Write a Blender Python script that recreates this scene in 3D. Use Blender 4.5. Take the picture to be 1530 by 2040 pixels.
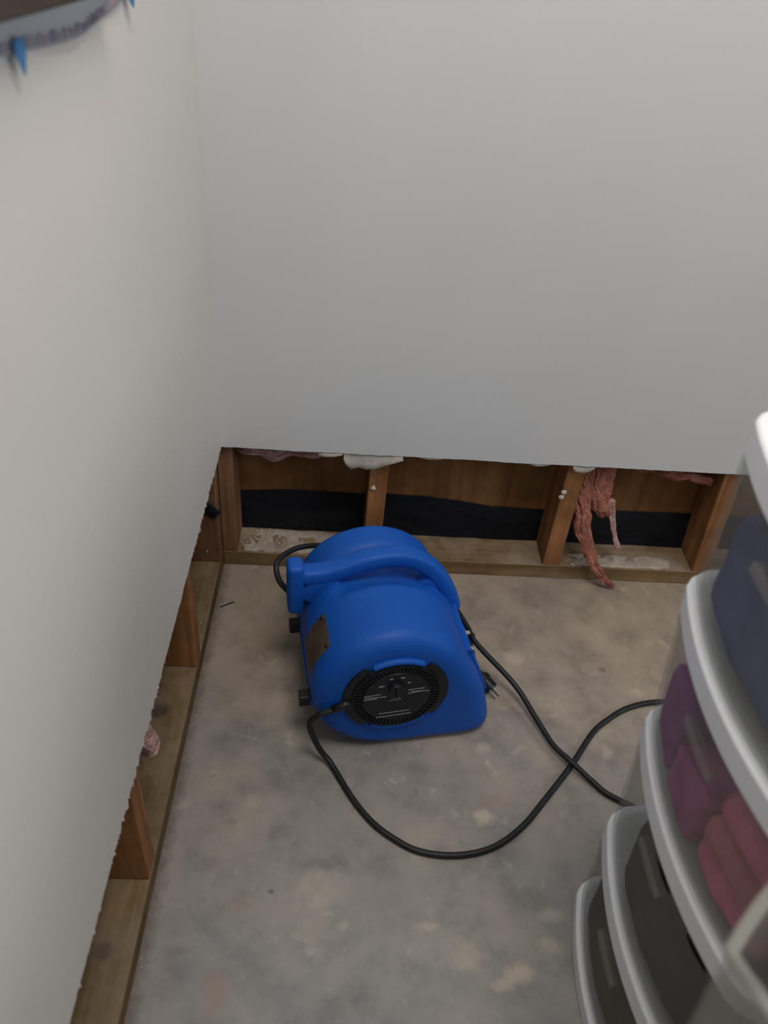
import bpy, bmesh, math, random
from mathutils import Vector, Matrix, noise
random.seed(7)
D = bpy.data
scene = bpy.context.scene
for o in list(D.objects): D.objects.remove(o)
COL = scene.collection

# ------------------------------------------------------------------ camera
CAM = dict(f=1600.5, yaw=.0661, pitch=.6594, roll=.0877, loc=(.2553, -1.3395, 1.2075))
def camera():
    cy, sy = math.cos(CAM['yaw']), math.sin(CAM['yaw'])
    f0, r0, u0 = Vector((sy, cy, 0)), Vector((cy, -sy, 0)), Vector((0, 0, 1))
    cp, sp = math.cos(CAM['pitch']), math.sin(CAM['pitch'])
    f = f0*cp - u0*sp; u = u0*cp + f0*sp
    cr, sr = math.cos(CAM['roll']), math.sin(CAM['roll'])
    r, u = r0*cr + u*sr, -r0*sr + u*cr
    c = D.cameras.new('camera'); c.sensor_fit = 'VERTICAL'; c.sensor_height = 36; c.sensor_width = 27
    c.lens = CAM['f']/2040*36; c.clip_start = .02
    c.dof.use_dof = True; c.dof.focus_distance = 1.5; c.dof.aperture_fstop = 4.2
    o = D.objects.new('camera', c); COL.objects.link(o)
    m = Matrix((r, u, -f)).transposed().to_4x4(); m.translation = CAM['loc']; o.matrix_world = m
    scene.camera = o
camera()

# ------------------------------------------------------------------ light
w = D.worlds.new('world'); scene.world = w; w.use_nodes = True
bg = w.node_tree.nodes['Background']; bg.inputs[0].default_value = (.80, .90, 1.0, 1); bg.inputs[1].default_value = .19
def area(name, loc, target, size, power, col, sy=None):
    l = D.lights.new(name, 'AREA'); l.energy = power; l.color = col; l.size = size
    if sy: l.shape = 'RECTANGLE'; l.size_y = sy
    o = D.objects.new(name, l); COL.objects.link(o); o.location = loc
    o.rotation_euler = (Vector(target)-Vector(loc)).to_track_quat('-Z', 'Y').to_euler()
area('ceiling_lamp', (.62, -1.02, 2.38), (.62, -1.02, 0), .7, 22.5, (1, .91, .80))
area('window_daylight', (3.2, -1.7, 1.9), (.1, -.7, .4), 1.2, 24, (.95, .97, 1), 1.2)
area('doorway_daylight', (.4, -3.3, 1.9), (.3, 0, .8), 1.1, 4, (.86, .93, 1), 1.4)
vs = scene.view_settings; vs.view_transform = 'Standard'; vs.look = 'None'; vs.gamma = 1; vs.exposure = 0; vs.use_curve_mapping = False

# ------------------------------------------------------------------ materials
def N(nt, t, **kw):
    n = nt.nodes.new(t)
    for k, v in kw.items():
        if k.startswith('i_'):
            n.inputs[int(k[2:]) if k[2:].isdigit() else k[2:]].default_value = v
        else: setattr(n, k, v)
    return n
def base(name, col, rough=.6, spec=.4):
    m = D.materials.new(name); m.use_nodes = True; nt = m.node_tree
    b = nt.nodes['Principled BSDF']; b.inputs['Base Color'].default_value = (*col, 1)
    b.inputs['Roughness'].default_value = rough; b.inputs['Specular IOR Level'].default_value = spec
    return m, nt, b
def ramp(nt, stops):
    r = N(nt, 'ShaderNodeValToRGB'); e = r.color_ramp.elements
    while len(e) < len(stops): e.new(.5)
    for el, (p, c) in zip(e, stops):
        el.position = p; el.color = (*c, 1) if len(c) == 3 else c
    return r
def mixc(nt, fac, a, b, mode='MIX'):
    n = N(nt, 'ShaderNodeMix', data_type='RGBA', blend_type=mode)
    for s, v in ((n.inputs[0], fac), (n.inputs[6], a), (n.inputs[7], b)):
        if hasattr(v, 'links') or isinstance(v, bpy.types.NodeSocket): nt.links.new(v, s)
        elif isinstance(v, (int, float)): s.default_value = v
        else: s.default_value = (*v, 1)
    return n.outputs[2]
def coords(nt, scale=(1, 1, 1), rot=(0, 0, 0)):
    t = N(nt, 'ShaderNodeTexCoord'); g = N(nt, 'ShaderNodeNewGeometry'); mp = N(nt, 'ShaderNodeMapping')
    mp.inputs['Scale'].default_value = scale; mp.inputs['Rotation'].default_value = rot
    nt.links.new(g.outputs['Position'], mp.inputs[0]); return mp.outputs[0]
def noise_n(nt, vec, sc, det=4, rough=.55, dist=0):
    n = N(nt, 'ShaderNodeTexNoise'); n.inputs['Scale'].default_value = sc; n.inputs['Detail'].default_value = det
    n.inputs['Roughness'].default_value = rough; n.inputs['Distortion'].default_value = dist
    nt.links.new(vec, n.inputs[0]); return n.outputs[0]
def bump(nt, b, h, strength=.2, dist=.002):
    n = N(nt, 'ShaderNodeBump'); n.inputs['Strength'].default_value = strength; n.inputs['Distance'].default_value = dist
    nt.links.new(h, n.inputs['Height']); nt.links.new(n.outputs[0], b.inputs['Normal'])
def mottled(name, c1, c2, sc, rough=.6, spec=.4, bs=.15, bd=.001, stretch=(1, 1, 1), lo=.35, hi=.65, bsc=None):
    m, nt, b = base(name, c1, rough, spec)
    v = coords(nt, stretch); h = noise_n(nt, v, sc)
    r = ramp(nt, [(lo, c1), (hi, c2)]); nt.links.new(h, r.inputs[0]); nt.links.new(r.outputs[0], b.inputs['Base Color'])
    if bs: bump(nt, b, noise_n(nt, v, bsc or sc*3), bs, bd)
    return m
def wood(name, c1, c2, c3, axis, rough=.7, sc=1, knots=(), dust=0):
    st = [42*sc]*3; st[axis] = 2.2*sc
    m, nt, b = base(name, c1, rough, .25)
    v = coords(nt, st); h = noise_n(nt, v, 1, 5, .6, .6)
    r = ramp(nt, [(.3, c1), (.5, c2), (.72, c3)]); nt.links.new(h, r.inputs[0])
    v2 = coords(nt); h2 = noise_n(nt, v2, 9, 3)
    r2 = ramp(nt, [(.3, (.62, .62, .62)), (.7, (1.15, 1.15, 1.15))]); nt.links.new(h2, r2.inputs[0])
    c = mixc(nt, 1, r.outputs[0], r2.outputs[0], 'MULTIPLY')
    for (kx, ky, kz, kr) in knots:
        d = N(nt, 'ShaderNodeVectorMath', operation='DISTANCE'); nt.links.new(v2, d.inputs[0]); d.inputs[1].default_value = (kx, ky, kz)
        q = ramp(nt, [(0, (1, 1, 1)), (.45, (.9, .9, .9)), (1, (0, 0, 0))])
        mr = N(nt, 'ShaderNodeMapRange'); nt.links.new(d.outputs['Value'], mr.inputs[0]); mr.inputs[2].default_value = kr
        nt.links.new(mr.outputs[0], q.inputs[0])
        c = mixc(nt, q.outputs[0], c, (.022, .016, .013))
    if dust:                                  # settled gypsum dust on upward faces
        g = N(nt, 'ShaderNodeNewGeometry'); sx = N(nt, 'ShaderNodeSeparateXYZ'); nt.links.new(g.outputs['Normal'], sx.inputs[0])
        dn = ramp(nt, [(.35, (0, 0, 0)), (.62, (dust, dust, dust))]); nt.links.new(noise_n(nt, v2, 13, 6, .65, .5), dn.inputs[0])
        up = N(nt, 'ShaderNodeMath', operation='MULTIPLY'); nt.links.new(sx.outputs['Z'], up.inputs[0]); nt.links.new(dn.outputs[0], up.inputs[1]); up.use_clamp = True
        c = mixc(nt, up.outputs[0], c, (.33, .27, .22))
    nt.links.new(c, b.inputs['Base Color']); bump(nt, b, h, .35, .0015)
    return m
def blob_mat_floor():
    m, nt, b = base('stained_concrete', (.2, .19, .18), .55, .35)
    v = coords(nt)
    big = noise_n(nt, v, 3.2, 5, .6, .4); mid = noise_n(nt, v, 14, 6, .65); fine = noise_n(nt, v, 160, 3)
    r = ramp(nt, [(.3, (.235, .225, .225)), (.5, (.31, .285, .265)), (.7, (.365, .33, .295))]); nt.links.new(big, r.inputs[0])
    r2 = ramp(nt, [(.3, (.70, .70, .71)), (.5, (1, 1, 1)), (.72, (1.2, 1.17, 1.13))]); nt.links.new(mid, r2.inputs[0])
    c = mixc(nt, 1, r.outputs[0], r2.outputs[0], 'MULTIPLY')
    # whitish plaster scuffs scattered by noise
    v3 = coords(nt, (1, 1, 1)); sp = noise_n(nt, v3, 23, 4, .55, .3)
    q = ramp(nt, [(.62, (0, 0, 0)), (.72, (.6, .6, .6))]); nt.links.new(sp, q.inputs[0])
    c = mixc(nt, q.outputs[0], c, (.50, .44, .38))
    dk = noise_n(nt, coords(nt, (1.1, 1, 1), (0, 0, .7)), 31, 3, .5, .2)
    q = ramp(nt, [(.70, (0, 0, 0)), (.78, (.6, .6, .6))]); nt.links.new(dk, q.inputs[0])
    c = mixc(nt, q.outputs[0], c, (.15, .14, .135))
    warp = noise_n(nt, v, 45, 3)
    sy = N(nt, 'ShaderNodeSeparateXYZ'); nt.links.new(v, sy.inputs[0])      # tint along Y: browner towards the opened wall, bluish grey in front
    ad = N(nt, 'ShaderNodeMath', operation='MULTIPLY_ADD'); nt.links.new(big, ad.inputs[0]); ad.inputs[1].default_value = .5; nt.links.new(sy.outputs['Y'], ad.inputs[2])
    mr = N(nt, 'ShaderNodeMapRange'); nt.links.new(ad.outputs[0], mr.inputs[0]); mr.inputs[1].default_value = -.55; mr.inputs[2].default_value = .05
    tint = mixc(nt, mr.outputs[0], (.93, .99, 1.06), (.98, .90, .80)); c = mixc(nt, 1, c, tint, 'MULTIPLY')
    def blob(x, y, rx, ry, col, k):
        nonlocal c
        mp = N(nt, 'ShaderNodeMapping'); mp.vector_type = 'TEXTURE'; nt.links.new(v, mp.inputs[0])
        mp.inputs['Location'].default_value = (x, y, 0); mp.inputs['Scale'].default_value = (rx, ry, 1)
        ln = N(nt, 'ShaderNodeVectorMath', operation='LENGTH'); nt.links.new(mp.outputs[0], ln.inputs[0])
        ad = N(nt, 'ShaderNodeMath', operation='ADD'); nt.links.new(ln.outputs['Value'], ad.inputs[0])
        ml = N(nt, 'ShaderNodeMath', operation='MULTIPLY_ADD'); nt.links.new(warp, ml.inputs[0]); ml.inputs[1].default_value = 1.6; ml.inputs[2].default_value = -.8
        nt.links.new(ml.outputs[0], ad.inputs[1])
        mr = N(nt, 'ShaderNodeMapRange'); nt.links.new(ad.outputs[0], mr.inputs[0])
        mr.inputs[1].default_value = .45; mr.inputs[2].default_value = 1.3; mr.inputs[3].default_value = k*.8; mr.inputs[4].default_value = 0
        c = mixc(nt, mr.outputs[0], c, col)
    W_ = (.56, .49, .42); P_ = (.33, .22, .18); K_ = (.10, .09, .09); S_ = (.44, .40, .36)
    for a in ((.515, -.601, .016, .014, W_, .9), (.469, -.817, .026, .022, W_, .55), (.540, -.842, .022, .015, W_, .9), (.515, -.858, .016, .01, W_, .8),
              (.612, -.244, .022, .016, W_, .5), (.792, -.268, .009, .007, K_, .7), (.251, -.726, .045, .03, S_, .8), (.245, -.775, .022, .04, S_, .6),
              (.049, -.822, .018, .009, K_, .5), (.045, -.675, .012, .014, K_, .35), (.112, -.875, .02, .03, P_, .6), (.537, -.57, .03, .012, P_, .45),
              (.589, -.804, .016, .012, W_, .5), (.175, -.732, .005, .004, K_, .9), (.13, -.753, .02, .014, P_, .35), (.53, -.463, .014, .01, W_, .5),
              (.128, -.585, .014, .012, S_, .6), (.35, -.745, .07, .05, (.24, .235, .24), .5), (.415, -.78, .02, .006, W_, .5), (.60, -.76, .02, .01, W_, .5), (.10, -.62, .01, .008, K_, .4)):
        blob(*a)
    # dust and glue line left along the plates
    sx = N(nt, 'ShaderNodeSeparateXYZ'); nt.links.new(v, sx.inputs[0])
    for out, lo, hi, col, k in (('X', .045, .085, (.33, .30, .285), .5), ('X', .016, .036, (.13, .105, .09), .8)):
        ad = N(nt, 'ShaderNodeMath', operation='MULTIPLY_ADD'); nt.links.new(warp, ad.inputs[0]); ad.inputs[1].default_value = .03; nt.links.new(sx.outputs[out], ad.inputs[2])
        mr = N(nt, 'ShaderNodeMapRange'); nt.links.new(ad.outputs[0], mr.inputs[0]); mr.inputs[1].default_value = lo; mr.inputs[2].default_value = hi; mr.inputs[3].default_value = k; mr.inputs[4].default_value = 0
        c = mixc(nt, mr.outputs[0], c, col)
    nt.links.new(c, b.inputs['Base Color'])
    hs = N(nt, 'ShaderNodeMath', operation='MULTIPLY_ADD'); nt.links.new(fine, hs.inputs[0]); hs.inputs[1].default_value = .35; nt.links.new(mid, hs.inputs[2])
    bump(nt, b, hs.outputs[0], .25, .003)
    return m
def clear_plastic(name, col, fac, rough=.3, tint=(.93, .94, .94)):
    m = D.materials.new(name); m.use_nodes = True; nt = m.node_tree; b = nt.nodes['Principled BSDF']
    b.inputs['Base Color'].default_value = (*col, 1); b.inputs['Roughness'].default_value = rough
    t = N(nt, 'ShaderNodeBsdfTransparent'); t.inputs[0].default_value = (*tint, 1)
    mx = N(nt, 'ShaderNodeMixShader'); mx.inputs[0].default_value = fac
    nt.links.new(t.outputs[0], mx.inputs[1]); nt.links.new(b.outputs[0], mx.inputs[2])
    nt.links.new(mx.outputs[0], nt.nodes['Material Output'].inputs[0]); return m
def painted_wall(name, col, scuff):
    m, nt, b = base(name, col, .62, .3)
    v = coords(nt); h = noise_n(nt, v, 2.2, 3)
    r = ramp(nt, [(.35, tuple(x*.97 for x in col)), (.65, tuple(min(1, x*1.02) for x in col))]); nt.links.new(h, r.inputs[0])
    s = noise_n(nt, coords(nt, (14, 14, 2.2)), 1.6, 4, .6, .5)
    q = ramp(nt, [(.66, (0, 0, 0)), (.78, (scuff, scuff, scuff))]); nt.links.new(s, q.inputs[0])
    c = mixc(nt, q.outputs[0], r.outputs[0], tuple(min(1, x*1.18) for x in col))
    nt.links.new(c, b.inputs['Base Color']); bump(nt, b, noise_n(nt, v, 260, 2), .12, .0006)
    return m
M = {}
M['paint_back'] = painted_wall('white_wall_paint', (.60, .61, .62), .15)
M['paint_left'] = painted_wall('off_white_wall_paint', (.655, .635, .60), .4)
M['gypsum'] = mottled('torn_gypsum_edge', (.62, .60, .56), (.45, .42, .38), 90, .9, .1, .6, .002)
M['paper'] = mottled('torn_drywall_paper', (.44, .42, .38), (.34, .32, .29), 40, .85, .1)
M['floor'] = blob_mat_floor()
M['stud'] = wood('stud_wood', (.20, .088, .034), (.30, .135, .052), (.38, .19, .08), 2)
M['stud_dark'] = wood('weathered_stud_wood', (.16, .075, .04), (.23, .115, .065), (.30, .165, .10), 2)
M['plate_x'] = wood('treated_plate_wood_x', (.14, .085, .036), (.21, .135, .06), (.29, .20, .11), 0, dust=.6)
M['plate_y'] = wood('treated_plate_wood_y', (.115, .072, .032), (.17, .115, .055), (.24, .17, .09), 1, dust=.35, knots=((-.049, -.433, .037, .022), (-.040, -.839, .037, .017), (-.045, -1.2, .037, .02)))
M['ply'] = wood('plywood_sheathing', (.17, .075, .028), (.25, .115, .042), (.33, .165, .062), 2, sc=.6)
M['ply_left'] = wood('dark_plywood_sheathing', (.13, .06, .03), (.18, .085, .04), (.22, .11, .05), 2, sc=.6)
M['membrane'] = mottled('black_plastic_membrane', (.004, .006, .011), (.008, .011, .017), 14, .45, .25, .5, .004, (1, 1, 3))
M['insul'] = mottled('pink_insulation', (.24, .085, .06), (.42, .18, .13), 55, .95, .05, .9, .006)
M['insul2'] = mottled('pale_pink_insulation', (.42, .24, .23), (.60, .38, .36), 50, .95, .05, .9, .006)
M['dust'] = mottled('gypsum_dust', (.46, .40, .35), (.34, .29, .25), 40, .95, .05, .4, .002)
M['blue'] = mottled('blue_moulded_plastic', (.005, .080, .415), (.008, .095, .455), 6, .5, .25, .12, .0006, bsc=340)
M['black'] = mottled('black_plastic', (.006, .008, .011), (.010, .012, .016), 20, .42, .4, 0)
M['black_deep'] = base('dark_slot', (.003, .003, .004), .8, .1)[0]
M['rubber'] = mottled('black_rubber', (.008, .009, .011), (.014, .015, .017), 60, .5, .4, .1)
M['print'] = base('white_print', (.34, .36, .42), .6)[0]
M['badge'] = mottled('brown_grey_label', (.055, .038, .026), (.095, .072, .050), 30, .5, .4, .1)
M['metal'] = base('bright_metal', (.75, .73, .68), .25)[0]; M['metal'].node_tree.nodes['Principled BSDF'].inputs['Metallic'].default_value = 1
M['white_pl'] = mottled('white_plastic', (.80, .83, .90), (.75, .78, .85), 8, .4, .4, 0)
M['clear'] = clear_plastic('hazy_clear_plastic', (.44, .42, .39), .155)
M['clear_bin'] = clear_plastic('smoky_clear_plastic', (.42, .41, .36), .24)
M['rim'] = clear_plastic('hazy_rim_plastic', (.36, .37, .34), .36)
def fabric(n, a, b_): return mottled(n, a, b_, 26, .9, .1, .6, .004)
M['navy'] = fabric('navy_denim', (.020, .055, .17), (.045, .095, .27))
M['sage'] = fabric('sage_cloth', (.36, .37, .30), (.44, .45, .38))
M['purple'] = fabric('purple_cloth', (.22, .05, .24), (.32, .09, .32))
M['magenta'] = fabric('magenta_cloth', (.36, .06, .26), (.48, .12, .34))
M['pink'] = fabric('pink_cloth', (.60, .13, .26), (.72, .22, .36))
M['rose'] = fabric('rose_cloth', (.50, .13, .19), (.62, .21, .27))
M['cream'] = mottled('cream_card', (.58, .54, .46), (.52, .48, .40), 20, .7, .2, 0)
M['char'] = fabric('charcoal_cloth', (.022, .026, .030), (.045, .05, .055))
M['brown'] = fabric('brown_cloth', (.05, .036, .022), (.085, .06, .035))
M['teal'] = fabric('pale_teal_cloth', (.28, .42, .45), (.38, .50, .52))
M['olive'] = fabric('olive_cloth', (.17, .145, .07), (.24, .21, .11))
M['sheet'] = mottled('paper_sheet', (.50, .52, .56), (.46, .48, .52), 6, .7, .2, 0)
M['ink'] = mottled('printed_ink', (.24, .23, .31), (.36, .32, .38), 90, .7, .2, 0)
M['ink_red'] = base('red_ink', (.45, .28, .29), .7)[0]
M['tape'] = mottled('blue_painters_tape', (.05, .19, .42), (.07, .24, .48), 30, .75, .2, .2)
M['darkwood'] = wood('dark_board', (.045, .03, .022), (.065, .045, .034), (.09, .06, .045), 1)

# ------------------------------------------------------------------ mesh helpers
def new(name, bm, mat, parent=None, smooth=False, bevel=0, seg=2, sub=0, angle=None):
    me = D.meshes.new(name); bmesh.ops.recalc_face_normals(bm, faces=bm.faces); bm.to_mesh(me); bm.free()
    if smooth:
        for p in me.polygons: p.use_smooth = True
    for m_ in (mat if isinstance(mat, (list, tuple)) else [mat]): me.materials.append(m_)
    o = D.objects.new(name, me); COL.objects.link(o)
    if parent: o.parent = parent
    if bevel:
        b = o.modifiers.new('bevel', 'BEVEL'); b.width = bevel; b.segments = seg; b.limit_method = 'ANGLE'; b.angle_limit = math.radians(35)
    if sub:
        s = o.modifiers.new('sub', 'SUBSURF'); s.levels = s.render_levels = sub
    if smooth and angle:
        me.set_sharp_from_angle(angle=math.radians(angle))
    return o
def tag(o, label=None, cat=None, group=None, kind=None):
    for k, v in (('label', label), ('category', cat), ('group', group), ('kind', kind)):
        if v: o[k] = v
    return o
def empty(name, loc=(0, 0, 0), rz=0):
    o = D.objects.new(name, None); COL.objects.link(o); o.location = loc; o.rotation_euler = (0, 0, rz); o.empty_display_size = .05; return o
def hexa(bm, lo, hi):
    """lo, hi: four points each, same winding"""
    a = [bm.verts.new(p) for p in lo]; b = [bm.verts.new(p) for p in hi]
    bm.faces.new(a[::-1]); bm.faces.new(b)
    for i in range(4): bm.faces.new((a[i], a[(i+1) % 4], b[(i+1) % 4], b[i]))
def box(bm, x0, x1, y0, y1, z0, z1, mtx=None):
    P = lambda z: [Vector((x0, y0, z)), Vector((x1, y0, z)), Vector((x1, y1, z)), Vector((x0, y1, z))]
    lo, hi = P(z0), P(z1)
    if mtx: lo = [mtx @ p for p in lo]; hi = [mtx @ p for p in hi]
    hexa(bm, lo, hi)
def prism(bm, pts, fn):
    """pts: closed 2D outline; fn(p, k) -> 3D for k = 0, 1"""
    a = [bm.verts.new(fn(p, 0)) for p in pts]; b = [bm.verts.new(fn(p, 1)) for p in pts]; n = len(pts)
    bm.faces.new(a[::-1]); bm.faces.new(b)
    for i in range(n): bm.faces.new((a[i], a[(i+1) % n], b[(i+1) % n], b[i]))
def loft(bm, rings, cap0=True, cap1=True, closed=True):
    R = [[bm.verts.new(p) for p in r] for r in rings]; n = len(R[0])
    for a, b in zip(R, R[1:]):
        for i in range(n if closed else n-1): bm.faces.new((a[i], a[(i+1) % n], b[(i+1) % n], b[i]))
    if cap0: bm.faces.new(R[0][::-1])
    if cap1: bm.faces.new(R[-1])
    return R
def catmull(P, k=8):
    P = [Vector(p) for p in P]; Q = [P[0]*2-P[1]] + P + [P[-1]*2-P[-2]]; out = []
    for i in range(1, len(Q)-2):
        a, b, c, d = Q[i-1:i+3]
        for j in range(k):
            t = j/k; out.append(.5*((2*b) + (c-a)*t + (2*a-5*b+4*c-d)*t*t + (3*b-a-3*c+d)*t**3))
    out.append(P[-1]); return out
def tube(bm, path, rad, n=10, sq=None):
    """rad: number or list; sq=(a, b, up): rounded rectangular section"""
    T = []; m = len(path)
    up = Vector((.13, .2, 1)).normalized() if not sq else sq[2]
    rings = []
    for i, p in enumerate(path):
        t = (path[min(i+1, m-1)]-path[max(i-1, 0)]).normalized()
        s = t.cross(up)
        if s.length < 1e-4: s = t.cross(Vector((1, 0, 0)))
        s.normalize(); u = s.cross(t).normalized()
        if not sq: up = u
        r = rad[i] if isinstance(rad, (list, tuple)) else rad
        ring = []
        for k in range(n):
            a = 2*math.pi*k/n
            if sq:
                ca, sa = math.cos(a), math.sin(a)
                e = .55; cx = math.copysign(abs(ca)**e, ca); sx = math.copysign(abs(sa)**e, sa)
                ring.append(p + s*cx*sq[0]*r + u*sx*sq[1]*r)
            else: ring.append(p + (s*math.cos(a)+u*math.sin(a))*r)
        rings.append(ring)
    loft(bm, rings)
def roughen(bm, amp, sc, seed=0):
    for v in bm.verts:
        d = noise.noise_vector(v.co*sc + Vector((seed, seed*1.7, 0))); v.co += d*amp

# ------------------------------------------------------------------ setting
PL, DP, SW, DW = .0375, .087, .038, .0127
ROOM_X, ROOM_Y, ROOM_Z = 2.3, -3.0, 2.42
bm = bmesh.new(); box(bm, -.2, ROOM_X, ROOM_Y, .2, -.06, 0)
tag(new('floor', bm, M['floor']), 'bare grey concrete floor with plaster stains', kind='structure')

def cut_back(x): return .3195 - .004*x/1.2 + .0022*noise.noise(Vector((x*9, 3, 0))) + .0012*noise.noise(Vector((x*60, 1, 0)))
def cut_left(y):
    t = -y
    return .3195 - .0157*t/1.5 + .002*noise.noise(Vector((t*7, 9, 0))) + .007*noise.noise(Vector((t*115, 5, 0)))*(1 if t < .3 or .6 < t < .85 else .45) + .003*noise.noise(Vector((t*31, 2, 0)))
def drywall(name, mat, L, step, cut, fn):
    bm = bmesh.new(); n = int(L/step)
    rows = []
    for i in range(n+1):
        s = L*i/n; z = cut(s)
        rows.append([bm.verts.new(fn(s, 0, z)), bm.verts.new(fn(s, 0, z+.02)), bm.verts.new(fn(s, 0, ROOM_Z)), bm.verts.new(fn(s, 1, ROOM_Z)), bm.verts.new(fn(s, 1, z+.003))])
    for a, b in zip(rows, rows[1:]):
        for k in range(5):
            f = bm.faces.new((a[k], a[(k+1) % 5], b[(k+1) % 5], b[k]))
            if k == 4: f.material_index = 1
    bm.faces.new(rows[0]); bm.faces.new(rows[-1])
    return new(name, bm, [mat, M['gypsum']])
wall_back = tag(drywall('wall_back', M['paint_back'], ROOM_X, .006, cut_back, lambda s, k, z: (s+.0, -DW if k == 0 else 0, z)), 'white drywall wall cut off above the floor', kind='structure')
wall_left = tag(drywall('wall_left', M['paint_left'], -ROOM_Y, .004, lambda s: cut_left(-s), lambda s, k, z: (DW if k == 0 else 0, -s-.0, z)), 'off white drywall wall with a jagged cut bottom edge', kind='structure')

def plank(name, mat, parent, x0, x1, y0, y1, z0, z1, lean=(0, 0), bevel=.002):
    bm = bmesh.new()
    lo = [(x0, y0, z0), (x1, y0, z0), (x1, y1, z0), (x0, y1, z0)]; hi = [(a+lean[0], b+lean[1], z1) for a, b, _ in lo]
    hexa(bm, lo, hi); return new(name, bm, mat, parent, bevel=bevel)
E0 = .0006
plank('bottom_plate', M['plate_x'], wall_back, .0005, ROOM_X, 0, DP, 0, PL)
plank('bottom_plate', M['plate_y'], wall_left, -DP, 0, ROOM_Y, DP, 0, PL)
plank('sheathing', M['ply'], wall_back, -.2, ROOM_X, DP+.003, DP+.018, 0, 1.0, bevel=0)
plank('sheathing', M['ply_left'], wall_left, -DP-.018, -DP-.001, ROOM_Y, DP, 0, 1.0, bevel=0)
ST = .9
for x, lean, m_ in ((-.0004, (0, 0), 'stud_dark'), (.3045, (.004, 0), 'stud'), (.7075, (.004, 0), 'stud'), (1.050, (-.012, 0), 'stud'), (1.46, (0, 0), 'stud'), (1.87, (0, 0), 'stud')):
    wdt = .031 if x < .01 else SW
    plank('stud', M[m_], wall_back, x, x+wdt, .0005, DP-.0005, PL+E0, ST, (lean[0]*(ST-PL)/.27, 0))
for y in (-.0365, -.332, -.738, -1.144, -1.55, -1.956, -2.36):
    plank('stud', M['stud'] if y < -.05 else M['stud_dark'], wall_left, -DP+.0005, -.0005, y, y+(SW if y < -.05 else .0363), PL+E0, ST)
# black membrane behind the back bays, top edge wandering
bm = bmesh.new(); top = [(-.05, .139), (.032, .141), (.12, .149), (.208, .149), (.291, .147), (.346, .151), (.441, .149), (.521, .14), (.59, .13), (.693, .127), (.858, .134), (1.037, .136), (2.3, .13)]
pts = []
for (xa, za), (xb, zb) in zip(top, top[1:]):
    n = max(1, int((xb-xa)/.012))
    for i in range(n): t = i/n; pts.append((xa+(xb-xa)*t, za+(zb-za)*t+.0015*noise.noise(Vector((xa+t*9, 4, 2)))))
prev = None
for x, z in pts:
    col = []
    for k in range(9):
        zz = (PL+.0003)+(z-PL-.0003)*k/8
        yy = DP+.0015 - .0045*(noise.noise(Vector((x*9, zz*26, 7)))+.5*noise.noise(Vector((x*22+zz*30, zz*40, 2)))+.9)*(1 if k not in (8,) else .2)
        col.append(bm.verts.new((x, yy, zz)))
    if prev:
        for k in range(8): bm.faces.new((prev[k], col[k], col[k+1], prev[k+1]))
    prev = col
o = new('plastic_membrane', bm, M['membrane'], wall_back, smooth=True); tag(o, 'black plastic membrane behind the studs')
bm = bmesh.new(); tube(bm, catmull([(-.086, -.041, .215), (-.03, -.040, .196), (-.0005, -.040, .168)], 6), 1, 8, (.013, .0022, Vector((0, 1, 0))))
tag(new('membrane_strip', bm, M['membrane'], wall_left, smooth=True), 'black plastic strip on the corner stud')
# torn facing paper and gypsum scraps along the back cut
def flap(pts, out, name='paper_flap'):
    bm = bmesh.new(); n = len(pts)
    up = [(x, -.002-DW*.5, cut_back(x)+.006) for x, z in pts]
    rows = [[bm.verts.new(p) for p in up]]
    for k in (.35, .7, 1):
        rows.append([bm.verts.new((x+.004*k*noise.noise(Vector((x*50, k, 0))), -DW*.5-.002-out*k*k, (cut_back(x)+.006)*(1-k)+z*k)) for x, z in pts])
    for a, b in zip(rows, rows[1:]):
        for i in range(n-1): bm.faces.new((a[i], a[i+1], b[i+1], b[i]))
    o = new(name, bm, M['paper'], wall_back, smooth=True); s = o.modifiers.new('s', 'SOLIDIFY'); s.thickness = .0012
    tag(o, 'torn drywall paper flap'); return o
flap([(.253, .308), (.258, .296), (.270, .285), (.285, .291), (.300, .286), (.318, .289), (.335, .297), (.352, .303), (.370, .312)], .010)
flap([(.203, .312), (.215, .309), (.232, .310), (.250, .315)], .006)
flap([(.716, .312), (.722, .304), (.738, .302), (.750, .305), (.760, .314)], .006)
flap([(.628, .315), (.64, .311), (.655, .312), (.668, .316)], .004)
flap([(.405, .317), (.42, .314), (.44, .3145), (.452, .317)], .004)
bm = bmesh.new(); rnd = random.Random(21)
for t in [rnd.uniform(.04, .32) for _ in range(34)]+[rnd.uniform(.55, .86) for _ in range(26)]+[rnd.uniform(.9, 1.3) for _ in range(10)]+[.742, .746, .751, .757]:
    z = cut_left(-t); l = rnd.uniform(.003, .0075); w_ = rnd.uniform(.0015, .004)
    p = [(DW+.0002, -t-w_, z+.002), (DW+.0002, -t+w_, z+.002), (DW+rnd.uniform(.0, .0015), -t+rnd.uniform(-1, 1)*w_, z-l)]
    a = [bm.verts.new(Vector(q)) for q in p]; b = [bm.verts.new(Vector(q)+Vector((-.0008, 0, 0))) for q in p]
    bm.faces.new(a); bm.faces.new(b[::-1])
    for k in range(3): bm.faces.new((a[k], a[(k+1) % 3], b[(k+1) % 3], b[k]))
tag(new('torn_paper_edge', bm, M['gypsum'], wall_left), 'torn white paper fibres along the cut', kind='stuff')
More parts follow.
